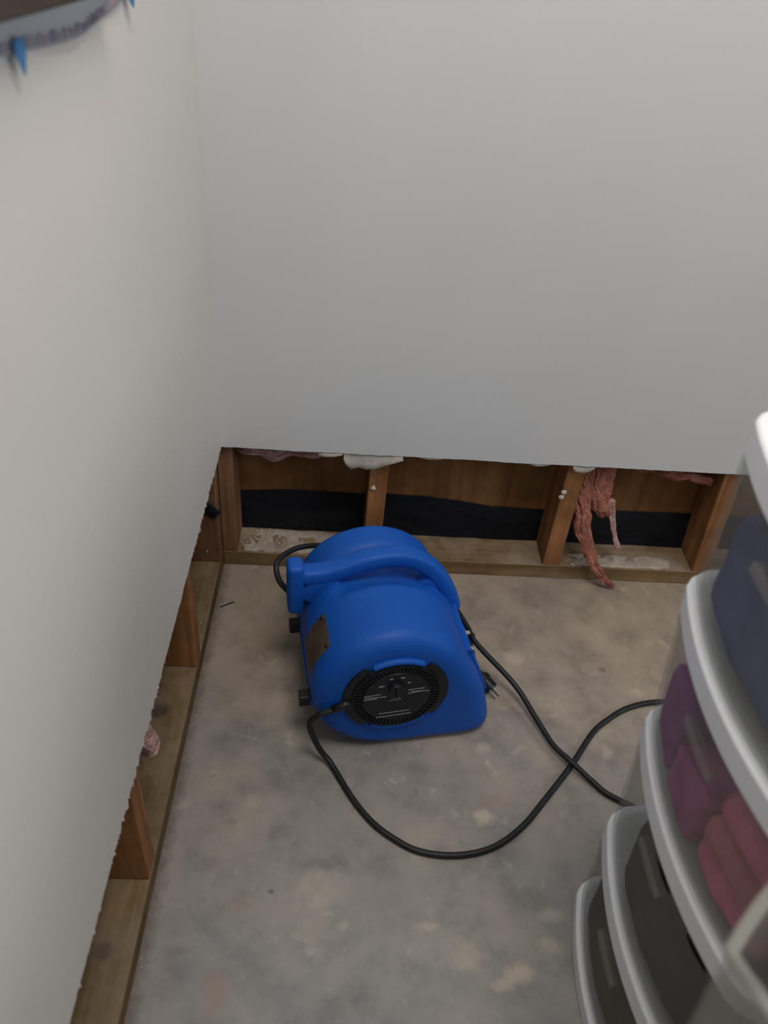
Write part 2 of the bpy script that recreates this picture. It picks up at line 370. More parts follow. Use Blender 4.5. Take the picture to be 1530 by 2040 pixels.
# filler lumps over the screws in the stud faces
for x, z in ((.317, .228), (.714, .241), (.711, .228)):
    bm = bmesh.new(); bmesh.ops.create_icosphere(bm, subdivisions=2, radius=.006); roughen(bm, .003, 160, x*9)
    for v in bm.verts: v.co = Vector((v.co.x, v.co.y*.5, v.co.z)) + Vector((x, -.0005, z))
    tag(new('filler_lump', bm, M['gypsum'], wall_back, smooth=True), 'white filler lump on the stud')
bm = bmesh.new(); bmesh.ops.create_icosphere(bm, subdivisions=2, radius=.004)
for v in bm.verts: v.co = Vector((v.co.x, v.co.y*.4, v.co.z)) + Vector((-.028, -.0372, .066))
new('screw_head', bm, M['metal'], wall_left, smooth=True)

# ------------------------------------------------------------------ insulation
def tuft(name, strands, mat, label=None, group=None, amp=.006, sc=40, parent=None):
    """strands: (path, half width at the start, at the end, flatness): a bundle of thin fibre locks round a core"""
    bm = bmesh.new(); rnd = random.Random(len(strands)+int(strands[0][1]*1e4))
    side = Vector((.95, .2, .2)).normalized()
    for path, r0, r1, fl in strands:
        P = catmull(path, 12); n = len(P); wd = lambda i: r0+(r1-r0)*i/(n-1)
        tube(bm, P, [wd(i)*(.5 if i == 0 else .3 if i == n-1 else .85) for i in range(n)], 20, (1, fl*.8, Vector((.25, 1, .1)).normalized()))
        for _ in range(26):
            a = rnd.randrange(0, max(1, n//3)); b = rnd.randrange(max(a+6, int(n*.55)), n+1) if n > 12 else n
            u0, u1 = rnd.uniform(-1, 1), rnd.uniform(-1, 1); dep = rnd.uniform(.2, 1)*fl; L = b-a
            Q = []
            for k in range(L):
                t = k/max(1, L-1); i = a+k; o = u0+(u1-u0)*t; o2 = math.sqrt(max(.05, 1-o*o*.9))
                Q.append(P[i]+side*o*wd(i)*.95+Vector((0, -dep*o2*wd(i), 0)))
            tube(bm, Q, [r0*.17*(.35+.65*math.sin(math.pi*min(1, (k+1)/L)**.7)) for k in range(L)], 6)
    roughen(bm, amp, sc, len(name)); roughen(bm, amp*.25, sc*3.5, 3)
    o = new(name, bm, mat, parent, smooth=True)
    return tag(o, label, None if parent else 'insulation', group)
strip = tuft('insulation_strip', [([(.752, .035, .315), (.758, .025, .25), (.766, .012, .19), (.780, .0, .135), (.804, -.012, .08), (.836, -.026, .036), (.872, -.030, .008)], .027, .009, .35),
     ([(.792, .04, .315), (.797, .03, .255), (.808, .018, .205), (.820, .012, .170)], .033, .013, .4)], M['insul'],
     'long pink insulation strip hanging down over the bottom plate beside a stud', amp=.006)
tuft('insulation_strand', [([(.826, .020, .215), (.840, .018, .165), (.856, .012, .12), (.872, .006, .085)], .010, .005, .6)], M['insul2'], 'thin beige strand', amp=.003, parent=strip)
tuft('insulation_tuft', [([(.05, .04, .290), (.10, .035, .276), (.16, .03, .286), (.215, .026, .294), (.27, .03, .302)], .015, .010, .8)], M['insul2'],
     'mauve insulation tuft under the cut edge of the back wall next to the corner', 'tufts under the cut', .007)
tuft('insulation_tuft', [([(.86, .03, .302), (.90, .025, .294), (.95, .02, .286), (.99, .02, .280), (1.03, .025, .272)], .013, .012, .8)], M['insul'],
     'ragged pink insulation tuft under the cut edge nearest the plastic drawers', 'tufts under the cut', .007)
tuft('insulation_tuft', [([(-.03, -.655, .335), (-.018, -.648, .285), (-.010, -.640, .243), (-.006, -.637, .218)], .020, .024, .9)], M['insul2'],
     'pale pink insulation lump poking out below the left wall', None, .006, 40)
tuft('insulation_scrap', [([(-.012, -.085, .30), (-.006, -.10, .275)], .010, .008, .8)], M['insul2'], 'tiny pink insulation scrap at the left wall edge near the corner', None, .004)

# gypsum crumbs and dust on the plates and the floor
def crumbs(label, spots, seed):
    bm = bmesh.new(); rnd = random.Random(seed)
    for x, y, z, r in spots(rnd):
        R = bmesh.ops.create_icosphere(bm, subdivisions=1, radius=r)['verts']; s = rnd.uniform(.4, .8)
        for v in R:
            v.co = Vector((v.co.x*rnd.uniform(.6, 1.3), v.co.y*rnd.uniform(.6, 1.3), v.co.z*s)) + Vector((x, y, z+r*s*.4))
    tag(new('gypsum_crumbs', bm, M['dust']), label, 'debris', kind='stuff')
crumbs('pale gypsum crumbs on the bottom plate next to the corner', lambda r: [(min(.035+abs(r.gauss(0, .09)), .29), r.uniform(.03, .083), PL, r.uniform(.0008, .0035)) for _ in range(150)], 4)
crumbs('pale gypsum crumbs on the plate behind the insulation strip', lambda r: [(r.uniform(.76, 1.03), r.uniform(.004, .03), PL, r.uniform(.0006, .002)) for _ in range(60)], 5)
crumbs('pale gypsum crumbs on the floor along the back plate', lambda r: [(r.uniform(.01, .6), -.004-abs(r.gauss(0, .018)), 0, r.uniform(.0006, .002)) for _ in range(80)], 6)
crumbs('pale gypsum crumbs on the floor along the left plate', lambda r: [(.004+abs(r.gauss(0, .02)), r.uniform(-1.0, -.06), 0, r.uniform(.0006, .0018)) for _ in range(70)], 7)
crumbs('pale gypsum crumbs on the left plate by the corner', lambda r: [(-r.uniform(.004, .07), r.uniform(-.28, -.04), PL, r.uniform(.0006, .002)) for _ in range(30)], 8)
def dust_patch(x0, x1, y0, y1, seed, h=.003):
    bm = bmesh.new(); nx, ny = 60, 16; g = []
    for i in range(nx+1):
        row = []
        for j in range(ny+1):
            x = x0+(x1-x0)*i/nx; y = y0+(y1-y0)*j/ny
            e = min(i/nx, 1-i/nx, .2)/.2*min(j/ny+.15, 1.15-j/ny, .25)/.25
            z = h*(noise.noise(Vector((x*30, y*30, seed)))+.5*noise.noise(Vector((x*90, y*90, seed)))+.9*e-.55)
            row.append(bm.verts.new((x, y, PL+max(-.002, z))))
        g.append(row)
    for i in range(nx):
        for j in range(ny): bm.faces.new((g[i][j], g[i+1][j], g[i+1][j+1], g[i][j+1]))
    return bm
tag(new('gypsum_dust', dust_patch(.034, .300, .004, .082, 2, .004), M['dust'], smooth=True), 'gypsum dust heaped on the bottom plate left of the first stud', 'debris', kind='stuff')
tag(new('gypsum_dust', dust_patch(.75, 1.045, .003, .045, 5, .003), M['dust'], smooth=True), 'gypsum dust along the plate edge behind the insulation strip', 'debris', kind='stuff')
bm = bmesh.new(); tube(bm, [Vector((-.006+.018, -.136, .0015)), Vector((.024, -.128, .002)), Vector((.038, -.119, .0015))], .0011, 6)
tag(new('wood_splinter', bm, M['black_deep']), 'thin dark splinter lying on the floor by the corner', 'splinter')

# ------------------------------------------------------------------ air mover
TH = math.radians(10.0)
MO = (.291+.018*math.sin(TH), -.459-.018*math.cos(TH), 0)
mover = tag(empty('air_mover', MO, TH), 'blue moulded plastic air mover fan standing on the concrete floor', 'fan')
# local frame: x to the right, y towards the back wall, z up
CU, CZ, CR = .064, .137, .137
def profile(nc=60):
    P = []
    for i in range(nc+1):
        a = math.radians(38+(268-38)*i/nc); P.append((CU+CR*math.cos(a), CZ+CR*math.sin(a), math.degrees(a)))
    for u in (.085, .115, .145, .175, .21): P.append((u, 0, 300))
    for a in (-70, -45, -20, 5): P.append((.2255+.0265*math.cos(math.radians(a)), .0265+.0265*math.sin(math.radians(a)), 330))
    for t in (.15, .3, .45, .6, .75, .9): P.append((.252+(.178-.252)*t+.012*math.sin(t*math.pi), .034+(.210-.034)*t, 0))
    return P
PROF = profile(); PC = (.075, .115)
def ring(v, d):
    out = []
    for u, z, a in PROF:
        k = 1-d/.136
        uu, zz = PC[0]+(u-PC[0])*k, PC[1]+(z-PC[1])*k
        if 30 < a < 130:    # hand hollow under the grip
            wv = max(0, 1-((v-.186)/.052)**2); wa = max(0, 1-((a-82)/46)**2); s = .034*(wv**.7)*(wa**.6)
            du, dz = math.cos(math.radians(a)), math.sin(math.radians(a)); uu -= du*s; zz -= dz*s
        out.append(Vector((uu, v, zz)))
    return out
RF, RB, LEN = .030, .020, .302
rings = [ring(0, d) for d in (.127, .10, .075, .055, .042)]
for i in range(9): a = math.pi/2*i/8; rings.append(ring(RF*(1-math.sin(a)), RF*(1-math.cos(a))) if False else ring(RF-RF*math.cos(a) if False else RF*(1-math.sin(a)), RF*(1-math.cos(a))))
rings = rings[:5] + rings[5:][::-1]
v = RF+.008
while v < LEN-RB-.004: rings.append(ring(v, 0)); v += .0075
for i in range(7): a = math.pi/2*i/6; rings.append(ring(LEN-RB+RB*math.sin(a), RB*(1-math.cos(a))))
rings += [ring(LEN, d) for d in (.05, .09, .126)]
bm = bmesh.new(); loft(bm, rings); new('housing', bm, M['blue'], mover, smooth=True)
# grip
HV = .188
hp = [(-.084, .262), (-.058, .257), (-.028, .259), (.004, .268), (.040, .280), (.078, .2855), (.114, .2815), (.146, .264), (.174, .234), (.196, .196), (.208, .165), (.211, .150)]
bm = bmesh.new(); path = catmull([Vector((u, HV, z)) for u, z in hp], 6)
tube(bm, path, [1]*(len(path)-3)+[.97, .88, .6], 20, (.0155, .018, Vector((0, 1, 0))))
new('handle', bm, M['blue'], mover, smooth=True); hd = D.objects['handle']
bm = bmesh.new(); box(bm, -.0975, -.0685, HV-.020, HV+.020, .178, .287); new('cord_flange', bm, M['blue'], hd, bevel=.009, seg=4, smooth=True)
def rbox(u, z, ang, a, b, c):
    bm = bmesh.new(); mt = Matrix.Translation((u, HV, z)) @ Matrix.Rotation(-math.radians(ang), 4, 'Y')
    box(bm, -a, a, -c, c, -b, b, mt); return bm
new('handle_post', rbox(-.042, .228, -30, .030, .034, .017), M['blue'], hd, bevel=.010, seg=4, smooth=True)
new('handle_post', rbox(.158, .216, 42, .026, .020, .016), M['blue'], hd, bevel=.009, seg=4, smooth=True)
# motor cover on the near side
CC = (.066, .146)
def cover_r(a):
    a %= 360
    side = a < 54 or a > 316 or 126 < a < 236
    return .0905 if side else .0775
def cover_outline(scale=1):
    P = []
    for i in range(180):
        a = i*2; r = cover_r(a)*scale; P.append((CC[0]+r*math.cos(math.radians(a)), CC[1]+r*math.sin(math.radians(a))*.97))
    return P
cover = empty('motor_cover'); cover.parent = mover
bm = bmesh.new(); prism(bm, cover_outline(), lambda p, k: (p[0], .002 if k else -.005, p[1])); new('cover_rim', bm, M['black'], cover, bevel=.0015)
def disc(bm, r, y0, y1, n=64, c=CC): prism(bm, [(c[0]+r*math.cos(2*math.pi*i/n), c[1]+r*math.sin(2*math.pi*i/n)) for i in range(n)], lambda p, k: (p[0], y1 if k else y0, p[1]))
bm = bmesh.new(); disc(bm, .058, -.0048, -.0085); new('cover_plate', bm, M['black'], cover, bevel=.001)
bm = bmesh.new()
for i in range(60):
    a = 2*math.pi*i/60; mt = Matrix.Translation((CC[0], 0, CC[1])) @ Matrix.Rotation(a, 4, 'Y')
    box(bm, .0595, .0745, -.0078, -.0047, -.0012, .0012, mt)
tag(new('vent_ribs', bm, M['black'], cover), 'ring of fine black vent ribs', kind='stuff')
for rr in (.0745,):
    bm = bmesh.new(); n = 72; R = [Vector((CC[0]+rr*math.cos(2*math.pi*i/n), -.0075, CC[1]+rr*math.sin(2*math.pi*i/n))) for i in range(n)]
    rings = [[p+Vector((d*math.cos(2*math.pi*i/n), e, d*math.sin(2*math.pi*i/n))) for i, p in enumerate(R)] for d, e in ((-.001, .003), (-.001, -.001), (.001, -.001), (.001, .003))]
    loft(bm, rings, False, False); new('vent_ring', bm, M['black'], cover)
kc = (.0635, .169)
bm = bmesh.new(); disc(bm, .0135, -.008, -.017, 28, kc); kn = new('speed_knob', bm, M['black'], cover, bevel=.0015)
bm = bmesh.new(); box(bm, kc[0]-.002, kc[0]+.002, -.0215, -.0165, kc[1]-.012, kc[1]+.012); new('knob_grip', bm, M['black'], mover, bevel=.0008).parent = cover
LINES = [[[.0107, .1509], [.0394, .1536]], [[.0121, .1466], [.0482, .1465]], [[.0105, .1425], [.0326, .1433]], [[.0845, .1575], [.1125, .1595]], [[.0902, .1529], [.1211, .1514]], [[.0845, .1488], [.1102, .1521]], [[.0609, .1393], [.0718, .1403]], [[.0536, .1347], [.0745, .1366]], [[.039, .1029], [.0922, .1057]], [[.0342, .0935], [.0945, .0972]], [[.0344, .1728], [.0433, .1737]], [[.0696, .1902], [.0764, .1897]], [[.0511, .1888], [.0568, .1893]], [[.0821, .1765], [.0873, .177]]]
bm = bmesh.new(); rnd = random.Random(3)
for i, ((ua, za), (ub, zb)) in enumerate(LINES):
    th = .00075 if i < 10 else .0011; dz = .0035; u = ua
    while u < ub-.001:                       # rows of tiny print
        l = min(rnd.uniform(.003, .010), ub-u); t0, t1 = (u-ua)/(ub-ua), (u+l-ua)/(ub-ua)
        za_, zb_ = za+(zb-za)*t0+dz, za+(zb-za)*t1+dz
        hexa(bm, [(u, -.0084, za_-th), (u+l, -.0084, zb_-th), (u+l, -.0084, zb_+th), (u, -.0084, za_+th)], [(u, -.0088, za_-th), (u+l, -.0088, zb_-th), (u+l, -.0088, zb_+th), (u, -.0088, za_+th)])
        u += l+.0008
tag(new('printed_text', bm, M['print'], cover), 'tiny white printed rows on the motor cover', kind='stuff')
# blue lips that hold the cover above and below
for a0, a1 in ((60, 120), (242, 310)):
    bm = bmesh.new(); rg = []
    for i in range(25):
        a = math.radians(a0+(a1-a0)*i/24); c, s = math.cos(a), math.sin(a)
        rg.append([Vector((CC[0]+r*c, y, CC[1]+r*s*.97)) for r, y in ((.079, .002), (.079, -.0065), (.0825, -.0085), (.087, -.0065), (.090, .002))])
    loft(bm, rg); new('cover_lip', bm, M['blue'], mover, smooth=True)
# label wrapped round the left flank
bm = bmesh.new(); rg = []
for i in range(13):
    a = math.radians(139+(172-139)*i/12); c, s = math.cos(a), math.sin(a)
    rg.append([Vector((CU+r*c, y, CZ+r*s)) for r, y in ((CR+.0002, .045), (CR+.0014, .045), (CR+.0014, .120), (CR+.0002, .120))])
loft(bm, rg); lb = tag(new('rating_label', bm, M['badge'], mover), 'brown grey rating label')
for a, y in ((142, .115), (142, .05)):
    bm = bmesh.new(); bmesh.ops.create_icosphere(bm, subdivisions=2, radius=.0042); a = math.radians(a)
    for v_ in bm.verts: v_.co = v_.co*Vector((1, 1, 1)).x + Vector((CU+(CR+.0005)*math.cos(a), y, CZ+(CR+.0005)*math.sin(a)))
    new('label_rivet', bm, M['black'], lb, smooth=True)
# rubber feet on the upright-standing side, and two under the tail
for y in (.046, .218):
    bm = bmesh.new(); box(bm, -.091, -.060, y-.010, y+.010, .090, .113); new('rubber_foot', bm, M['rubber'], mover, bevel=.002)
bm = bmesh.new(); box(bm, -.0735, -.055, .030, .250, .092, .112); new('foot_rail', bm, M['blue'], mover, bevel=.005, seg=3, smooth=True)
# outlet on the sloping right side
mt = Matrix.Translation((.2265, .160, .115)) @ Matrix.Rotation(math.radians(-22), 4, 'Y')
bm = bmesh.new()
for a in ((-.006, .007, -.108, .108, .052, .059), (-.006, .007, -.108, .108, -.059, -.052), (-.006, .007, -.108, -.101, -.059, .059), (-.006, .007, .101, .108, -.059, .059)): box(bm, *a, mt)
ol = new('outlet_frame', bm, M['blue'], mover, bevel=.002)
bm = bmesh.new(); box(bm, -.004, .0015, -.102, .102, -.053, .053, mt); new('outlet_opening', bm, M['black_deep'], ol)
for k in range(9):
    y = -.085+k*.02125; bm = bmesh.new(); box(bm, -.002, .0055, y-.0016, y+.0016, -.053, .053, mt); new('outlet_bar', bm, M['blue'], ol)
# small bright clip on the right side
for y, z in ((.136, .128), (.106, .118)):
    bm = bmesh.new(); box(bm, .226, .236, y-.004, y+.004, z-.0015, z+.0015); new('metal_clip', bm, M['metal'], mover, bevel=.0005)
# cord: world coordinates turned into the fan's frame
inv = (Matrix.Translation(MO) @ Matrix.Rotation(TH, 4, 'Z')).inverted()
RC = .0052; zf = RC+.0003
loc = lambda u, y, z: Vector((u, y, z))
wl = lambda x, y, z=zf: inv @ Vector((x, y, z))
front = [loc(-.018, -.006, .134), loc(-.040, -.008, .129), loc(-.064, -.008, .120), loc(-.078, -.006, .100), loc(-.073, -.006, .066), loc(-.060, -.012, .030), wl(.257, -.512, .010), wl(.294, -.573), wl(.327, -.616), wl(.360, -.643), wl(.399, -.664), wl(.447, -.671), wl(.496, -.665), wl(.538, -.647), wl(.581, -.613), wl(.617, -.573), wl(.682, -.497),
         wl(.735, -.427), wl(.771, -.395), wl(.817, -.366), wl(.878, -.349), wl(.95, -.352), wl(1.03, -.39), wl(1.06, -.46), wl(1.0, -.555), wl(.92, -.605), wl(.83, -.60), wl(.743, -.559), wl(.712, -.531, .008), wl(.682, -.499, .0145), wl(.654, -.461, .013), wl(.630, -.405, .018), wl(.596, -.342, .035)]
back = [loc(.262, .153, .075), loc(.242, .168, .110), loc(.216, .182, .150), loc(.188, .188, .188)]
bm = bmesh.new(); tube(bm, catmull(front+back, 7), RC, 10); cord = tag(new('power_cord', bm, M['rubber'], mover, smooth=True), 'long black power cord')
bm = bmesh.new(); tube(bm, catmull([loc(.17, .322, .030), loc(.12, .330, .090), loc(.06, .334, .150), loc(-.005, .328, .196), loc(-.060, .302, .222), loc(-.098, .265, .236), loc(-.112, .238, .236), loc(-.108, .218, .218), loc(-.092, .205, .200), loc(-.074, .170, .19)], 8), RC, 10); new('cord_loop', bm, M['rubber'], cord, smooth=True)
bm = bmesh.new(); tube(bm, [loc(-.012, -.004, .137), loc(-.022, -.006, .136), loc(-.042, -.007, .1305)], [.009, .0075, .0055], 12); new('strain_relief', bm, M['black'], cord, smooth=True)
# the tail of the cord with its plug, lying at the right side
bm = bmesh.new(); tube(bm, catmull([loc(.195, .20, .012), wl(.525, -.215, .030), wl(.521, -.245, .040), wl(.525, -.285, .034), wl(.533, -.312, .024)], 8), RC, 10); new('cord_tail', bm, M['rubber'], cord, smooth=True)
ax = (wl(.556, -.336, .014)-wl(.530, -.306, .024)); P0 = wl(.530, -.306, .024)
bm = bmesh.new(); tube(bm, [P0, P0+ax*.25, P0+ax*.3, P0+ax*.55, P0+ax*.6, P0+ax*1.05], [.0075, .0095, .014, .0155, .013, .0135], 12); pg = new('plug', bm, M['black'], cord, smooth=True, angle=40)
side = ax.cross(Vector((0, 0, 1))).normalized()
for s, l in ((-.0055, .018), (.0055, .018), (0, .014)):
    bm = bmesh.new(); b0 = P0+ax*1.04+side*s+Vector((0, 0, .006 if s == 0 else -.001)); tube(bm, [b0, b0+ax.normalized()*l], .0018, 8); new('plug_prong', bm, M['metal'], pg)

# ------------------------------------------------------------------ plastic drawer tower
TX, TY, TW, TDEP = .650, -.712, .345, .37     # front corner line, far side, width, depth
BOW = .030
tower = tag(empty('drawer_tower', (0, 0, 0)), 'tall white and clear plastic drawer tower with a bowed front', 'drawers')
def outline(inset=0, n=28, back=TDEP):
    P = []
    w2 = TW/2-inset; r = .022
    for i in range(n+1):
        t = -1+2*i/n; y = TY-TW/2-t*w2
        x = TX+inset-BOW*(1-abs(t)**2.0) + r*max(0, (abs(t)-.86)/.14)**2
        P.append((x, y))
    P.append((TX+inset+.05, TY-TW/2-w2-.004)); P.append((TX+back-inset, TY-TW/2-w2-.002)); P.append((TX+back-inset, TY-TW/2+w2+.002)); P.append((TX+inset+.05, TY-TW/2+w2+.004))
    return P
LT = ((0, -.004), (.222, -.004), (.447, -.0125), (.664, -.029), (.862, -.0275), (2, -.0275))
def lean(x, y, z):
    for (a, p), (b, q) in zip(LT, LT[1:]):
        if z <= b: return Vector((x+p+(q-p)*max(0, z-a)/(b-a), y, z))
TOPS = [.030, .222, .447, .664, .862]; BH = .034
for k, zt in enumerate(TOPS):
    bm = bmesh.new()
    z0 = zt-BH if k else .0005
    prism(bm, outline(0), lambda p, q: lean(p[0], p[1], zt if q else z0))
    new('shelf_frame', bm, M['white_pl'], tower, bevel=.003, seg=2, smooth=True, angle=40)
for s in (0, 1):
    bm = bmesh.new(); y = TY-.004 if s == 0 else TY-TW+.004
    x0, x1 = TX+.27, TX+TDEP-.01
    lo = [lean(x0, y-.004, .01), lean(x1, y-.004, .01), lean(x1, y+.004, .01), lean(x0, y+.004, .01)]
    hi = [lean(x0, y-.004, TOPS[-1]-.01), lean(x1, y-.004, TOPS[-1]-.01), lean(x1, y+.004, TOPS[-1]-.01), lean(x0, y+.004, TOPS[-1]-.01)]
    hexa(bm, lo, hi); new('side_post', bm, M['white_pl'], tower)
def drawer(z0, z1, slots):
    bm = bmesh.new(); rg = []
    for z, ins in ((z0, .0075), (z0+.01, .0045), (z0+.4*(z1-z0), .003), (z1-.022, .002), (z1-.019, .001), (z1, .001)):
        rg.append([lean(x, y, z) for x, y in outline(ins, back=TDEP-.02)])
    th = .0022
    for z, ins in ((z1, .001+th), (z1-.02, .002+th), (z0+.006, .0065+th)):
        rg.append([lean(x, y, z) for x, y in outline(ins, back=TDEP-.02)])
    loft(bm, rg, True, True); dr = new('drawer', bm, M['clear'], tower, smooth=True, angle=50)
    # moulded pull below the rim
    bm = bmesh.new(); rr = []
    for i in range(15):
        t = -.2+.4*i/14; y = TY-TW/2-t*TW/2; x = TX+.006-BOW*(1-t*t)
        rr.append([lean(x+a, y, z1-.030+b) for a, b in ((.002, 0), (-.007, -.002), (-.008, -.010), (-.006, -.011), (-.005, -.004), (.002, -.003))])
    loft(bm, rr); new('drawer_pull', bm, M['clear'], dr)
    for yy in slots:
        bm = bmesh.new(); t = (TY-TW/2-yy)/(TW/2); rr = []
        for i in range(7):
            y = yy+.017-.034*i/6; t = (TY-TW/2-y)/(TW/2); x = TX+.004-BOW*(1-t*t); q = .0035*math.sin(math.pi*(i+.6)/7.2)
            rr.append([lean(x+a, y, z1-.004+b) for a, b in ((.003, q), (-.0035, q), (-.0035, -q), (.003, -q))])
        loft(bm, rr); new('pull_slot', bm, M['black_deep'], dr)
    return dr
for k in range(4): drawer(TOPS[k]+.002, TOPS[k+1]-BH-.002, (-.912, -.988) if k == 1 else ())
# what the drawers hold
def lump(name, c, r, mat, label, cat, seed=1, amp=.012, sc=16, group=None, rot=0, flat=.0):
    bm = bmesh.new(); bmesh.ops.create_icosphere(bm, subdivisions=4, radius=1)
    for v_ in bm.verts:
        p = v_.co.copy(); e = .62
        p = Vector([math.copysign(abs(q)**e, q) for q in p])
        p = Vector((p.x*r[0], p.y*r[1], p.z*r[2])); p.rotate(Matrix.Rotation(rot, 3, 'Z'))
        n_ = noise.noise_vector(p*sc+Vector((seed, 0, seed))); m_ = noise.noise_vector(p*sc*3+Vector((0, seed, 0)))
        p += n_*amp+m_*amp*.35; v_.co = p
    zmin = min(v_.co.z for v_ in bm.verts)
    for v_ in bm.verts: v_.co = v_.co-Vector((0, 0, zmin)) + lean(*c)
    return tag(new(name, bm, mat, smooth=True), label, cat, group)
def roll(name, a, b, r, mat, label, cat, group=None, seed=0):
    bm = bmesh.new(); A, B = lean(*a), lean(*b); P = [A+(B-A)*i/14 for i in range(15)]
    tube(bm, P, [r*(.75 if i in (0, 14) else 1) for i in range(15)], 14); roughen(bm, r*.35, 40, seed)
    return tag(new(name, bm, mat, smooth=True), label, cat, group)
g = .006
fz_ = lambda k: TOPS[k]+.0095
xf = lambda y: TX-BOW*(1-((TY-TW/2-y)/(TW/2))**2)+.022*max(0, (abs((TY-TW/2-y)/(TW/2))-.86)/.14)**2+.0085   # inside of a drawer front
def heap(name, k, y0, y1, depth, h, mat, label, seed, amp=.006, off=0, box_=.24):
    bm = bmesh.new(); bmesh.ops.create_icosphere(bm, subdivisions=5, radius=1); fl = TOPS[k]+.0095
    for v_ in bm.verts:
        a, b, c = [math.copysign(abs(q)**box_, q) for q in v_.co]; m_ = max(abs(a), abs(b), abs(c)); a, b, c = a/max(1, m_), b/max(1, m_), c/max(1, m_)
        y = (y0+y1)/2+b*(y1-y0)/2; q = Vector((a*.09, y, c*.07))
        n1 = noise.noise(q*17+Vector((seed, 0, 0))); n2 = noise.noise(q*48+Vector((0, seed, 0))); d = (n1+.5*n2)*amp
        z = fl+(c+1)/2*h*(1+.22*noise.noise(Vector((y*11, a*1.5, seed)))) + (d if c > -.3 else 0)
        x = xf(y)+off+(a+1)/2*depth+(abs(d) if a < 0 else d)
        v_.co = lean(x, y, max(z, fl))
    return tag(new(name, bm, mat, smooth=True), label, 'clothing')
def bowroll(name, k, y0, y1, off, z, r, mat, label, seed):
    bm = bmesh.new(); P = [lean(xf(y0+(y1-y0)*i/16)+off+r, y0+(y1-y0)*i/16, TOPS[k]+.0095+z+r) for i in range(17)]
    tube(bm, P, [r*(.6 if i in (0, 16) else .9 if i in (1, 15) else 1) for i in range(17)], 14); roughen(bm, r*.22, 45, seed)
    return tag(new(name, bm, mat, smooth=True), label, 'clothing')
heap('folded_jeans', 3, -.752, -.968, .24, .128, M['navy'], 'navy blue folded cloth in the top clear drawer', 3, .007, .002)
heap('folded_cloth', 3, -.975, -1.030, .10, .075, M['sage'], 'pale sage cloth beside the navy cloth in the top drawer', 5, .004, .002)
heap('purple_cloth', 2, -.742, -.822, .09, .105, M['purple'], 'purple cloth in the second drawer at its far corner', 21, .006, .002)
heap('magenta_bundle', 2, -.828, -.905, .055, .070, M['magenta'], 'magenta bundle in the middle of the second drawer', 8, .006, .002)
bm = bmesh.new(); q = [(x, y) for x, y in ((.712, -.900), (.765, -.900), (.765, -.846), (.712, -.846))]
hexa(bm, [lean(x, y, fz_(2)) for x, y in q], [lean(x, y, fz_(2)+.145) for x, y in q])
tag(new('cream_box', bm, M['cream'], bevel=.003), 'cream card box standing behind the magenta bundle in the second drawer', 'box')
bowroll('pink_roll', 2, -.912, -1.022, .006, .005, .018, M['pink'], 'bright pink cloth roll lying low against the second drawer front', 2)
bowroll('rose_roll', 2, -.914, -1.024, .004, .046, .019, M['rose'], 'rose red cloth roll lying on top of the low pink roll', 3)
bowroll('topmost_pink_roll', 2, -.918, -1.020, .006, .091, .018, M['pink'], 'pink cloth roll topmost of the rolls in the second drawer', 9)
bowroll('mauve_roll', 2, -.914, -1.024, .052, .002, .024, M['purple'], 'dark mauve cloth roll lying behind the pink rolls', 4)
heap('charcoal_bundle', 1, -.800, -1.025, .22, .135, M['char'], 'charcoal cloth bundle in the third drawer', 11, .008, .002)
heap('brown_bundle', 0, -.748, -1.025, .22, .120, M['brown'], 'dark brown cloth bundle in the lowest drawer', 13, .008, .002)

# ------------------------------------------------------------------ tall clear bin in the right foreground
BZ = .75
plan = [(.4825, -1.1345), (.501, -1.116), (.523, -1.097), (.548, -1.082), (.60, -1.076), (.70, -1.095), (.90, -1.14), (.935, -1.17), (.93, -1.24), (.88, -1.42), (.82, -1.45), (.62, -1.43), (.545, -1.40), (.528, -1.34), (.505, -1.22), (.493, -1.165), (.4855, -1.145)]
pc = Vector((sum(p[0] for p in plan)/len(plan), sum(p[1] for p in plan)/len(plan)))
def bplan(k, off=0):
    out = []
    Q = catmull([(*p, 0) for p in plan+plan[:1]], 4)[:-1]
    for p in Q:
        d = Vector((p.x-pc.x, p.y-pc.y)); d *= k*(1+off/d.length); out.append((pc.x+d.x, pc.y+d.y))
    return out
bin_ = tag(empty('storage_bin', (0, 0, 0)), 'tall smoky clear plastic bin in the right foreground', 'bin')
bm = bmesh.new(); rg = []
for z, k, off in ((.001, .69, 0), (.02, .70, 0), (.4, .85, 0), (BZ-.004, .99, 0), (BZ-.004, .99, -.003), (.4, .85, -.003), (.022, .70, -.003)):
    rg.append([Vector((x, y, z)) for x, y in bplan(k, off)])
loft(bm, rg); new('bin_body', bm, M['clear_bin'], bin_, smooth=True, angle=50)
bm = bmesh.new(); rg = []
for z, off in ((BZ-.008, -.003), (BZ-.008, -.0005), (BZ-.002, 0), (BZ, -.002), (BZ, -.008), (BZ-.008, -.009)):
    rg.append([Vector((x, y, z)) for x, y in bplan(1, off)])
rg.append(rg[0]); loft(bm, rg, False, False); new('bin_rim', bm, M['rim'], bin_, smooth=True, angle=40)
def plump(name, c, r, mat, label, seed):
    bm = bmesh.new(); bmesh.ops.create_icosphere(bm, subdivisions=4, radius=1)
    for v_ in bm.verts:
        p = Vector([math.copysign(abs(q)**.7, q) for q in v_.co]); p = Vector((p.x*r[0], p.y*r[1], p.z*r[2])); p += noise.noise_vector(p*14+Vector((seed, 0, 0)))*.014; v_.co = p
    zmin = min(v_.co.z for v_ in bm.verts)
    for v_ in bm.verts: v_.co += Vector(c)-Vector((0, 0, zmin))
    return tag(new(name, bm, mat, smooth=True), label, 'clothing')
plump('olive_blanket', (.69, -1.25, .024), (.12, .10, .28), M['olive'], 'olive brown blanket stuffed into the foreground bin', 2)
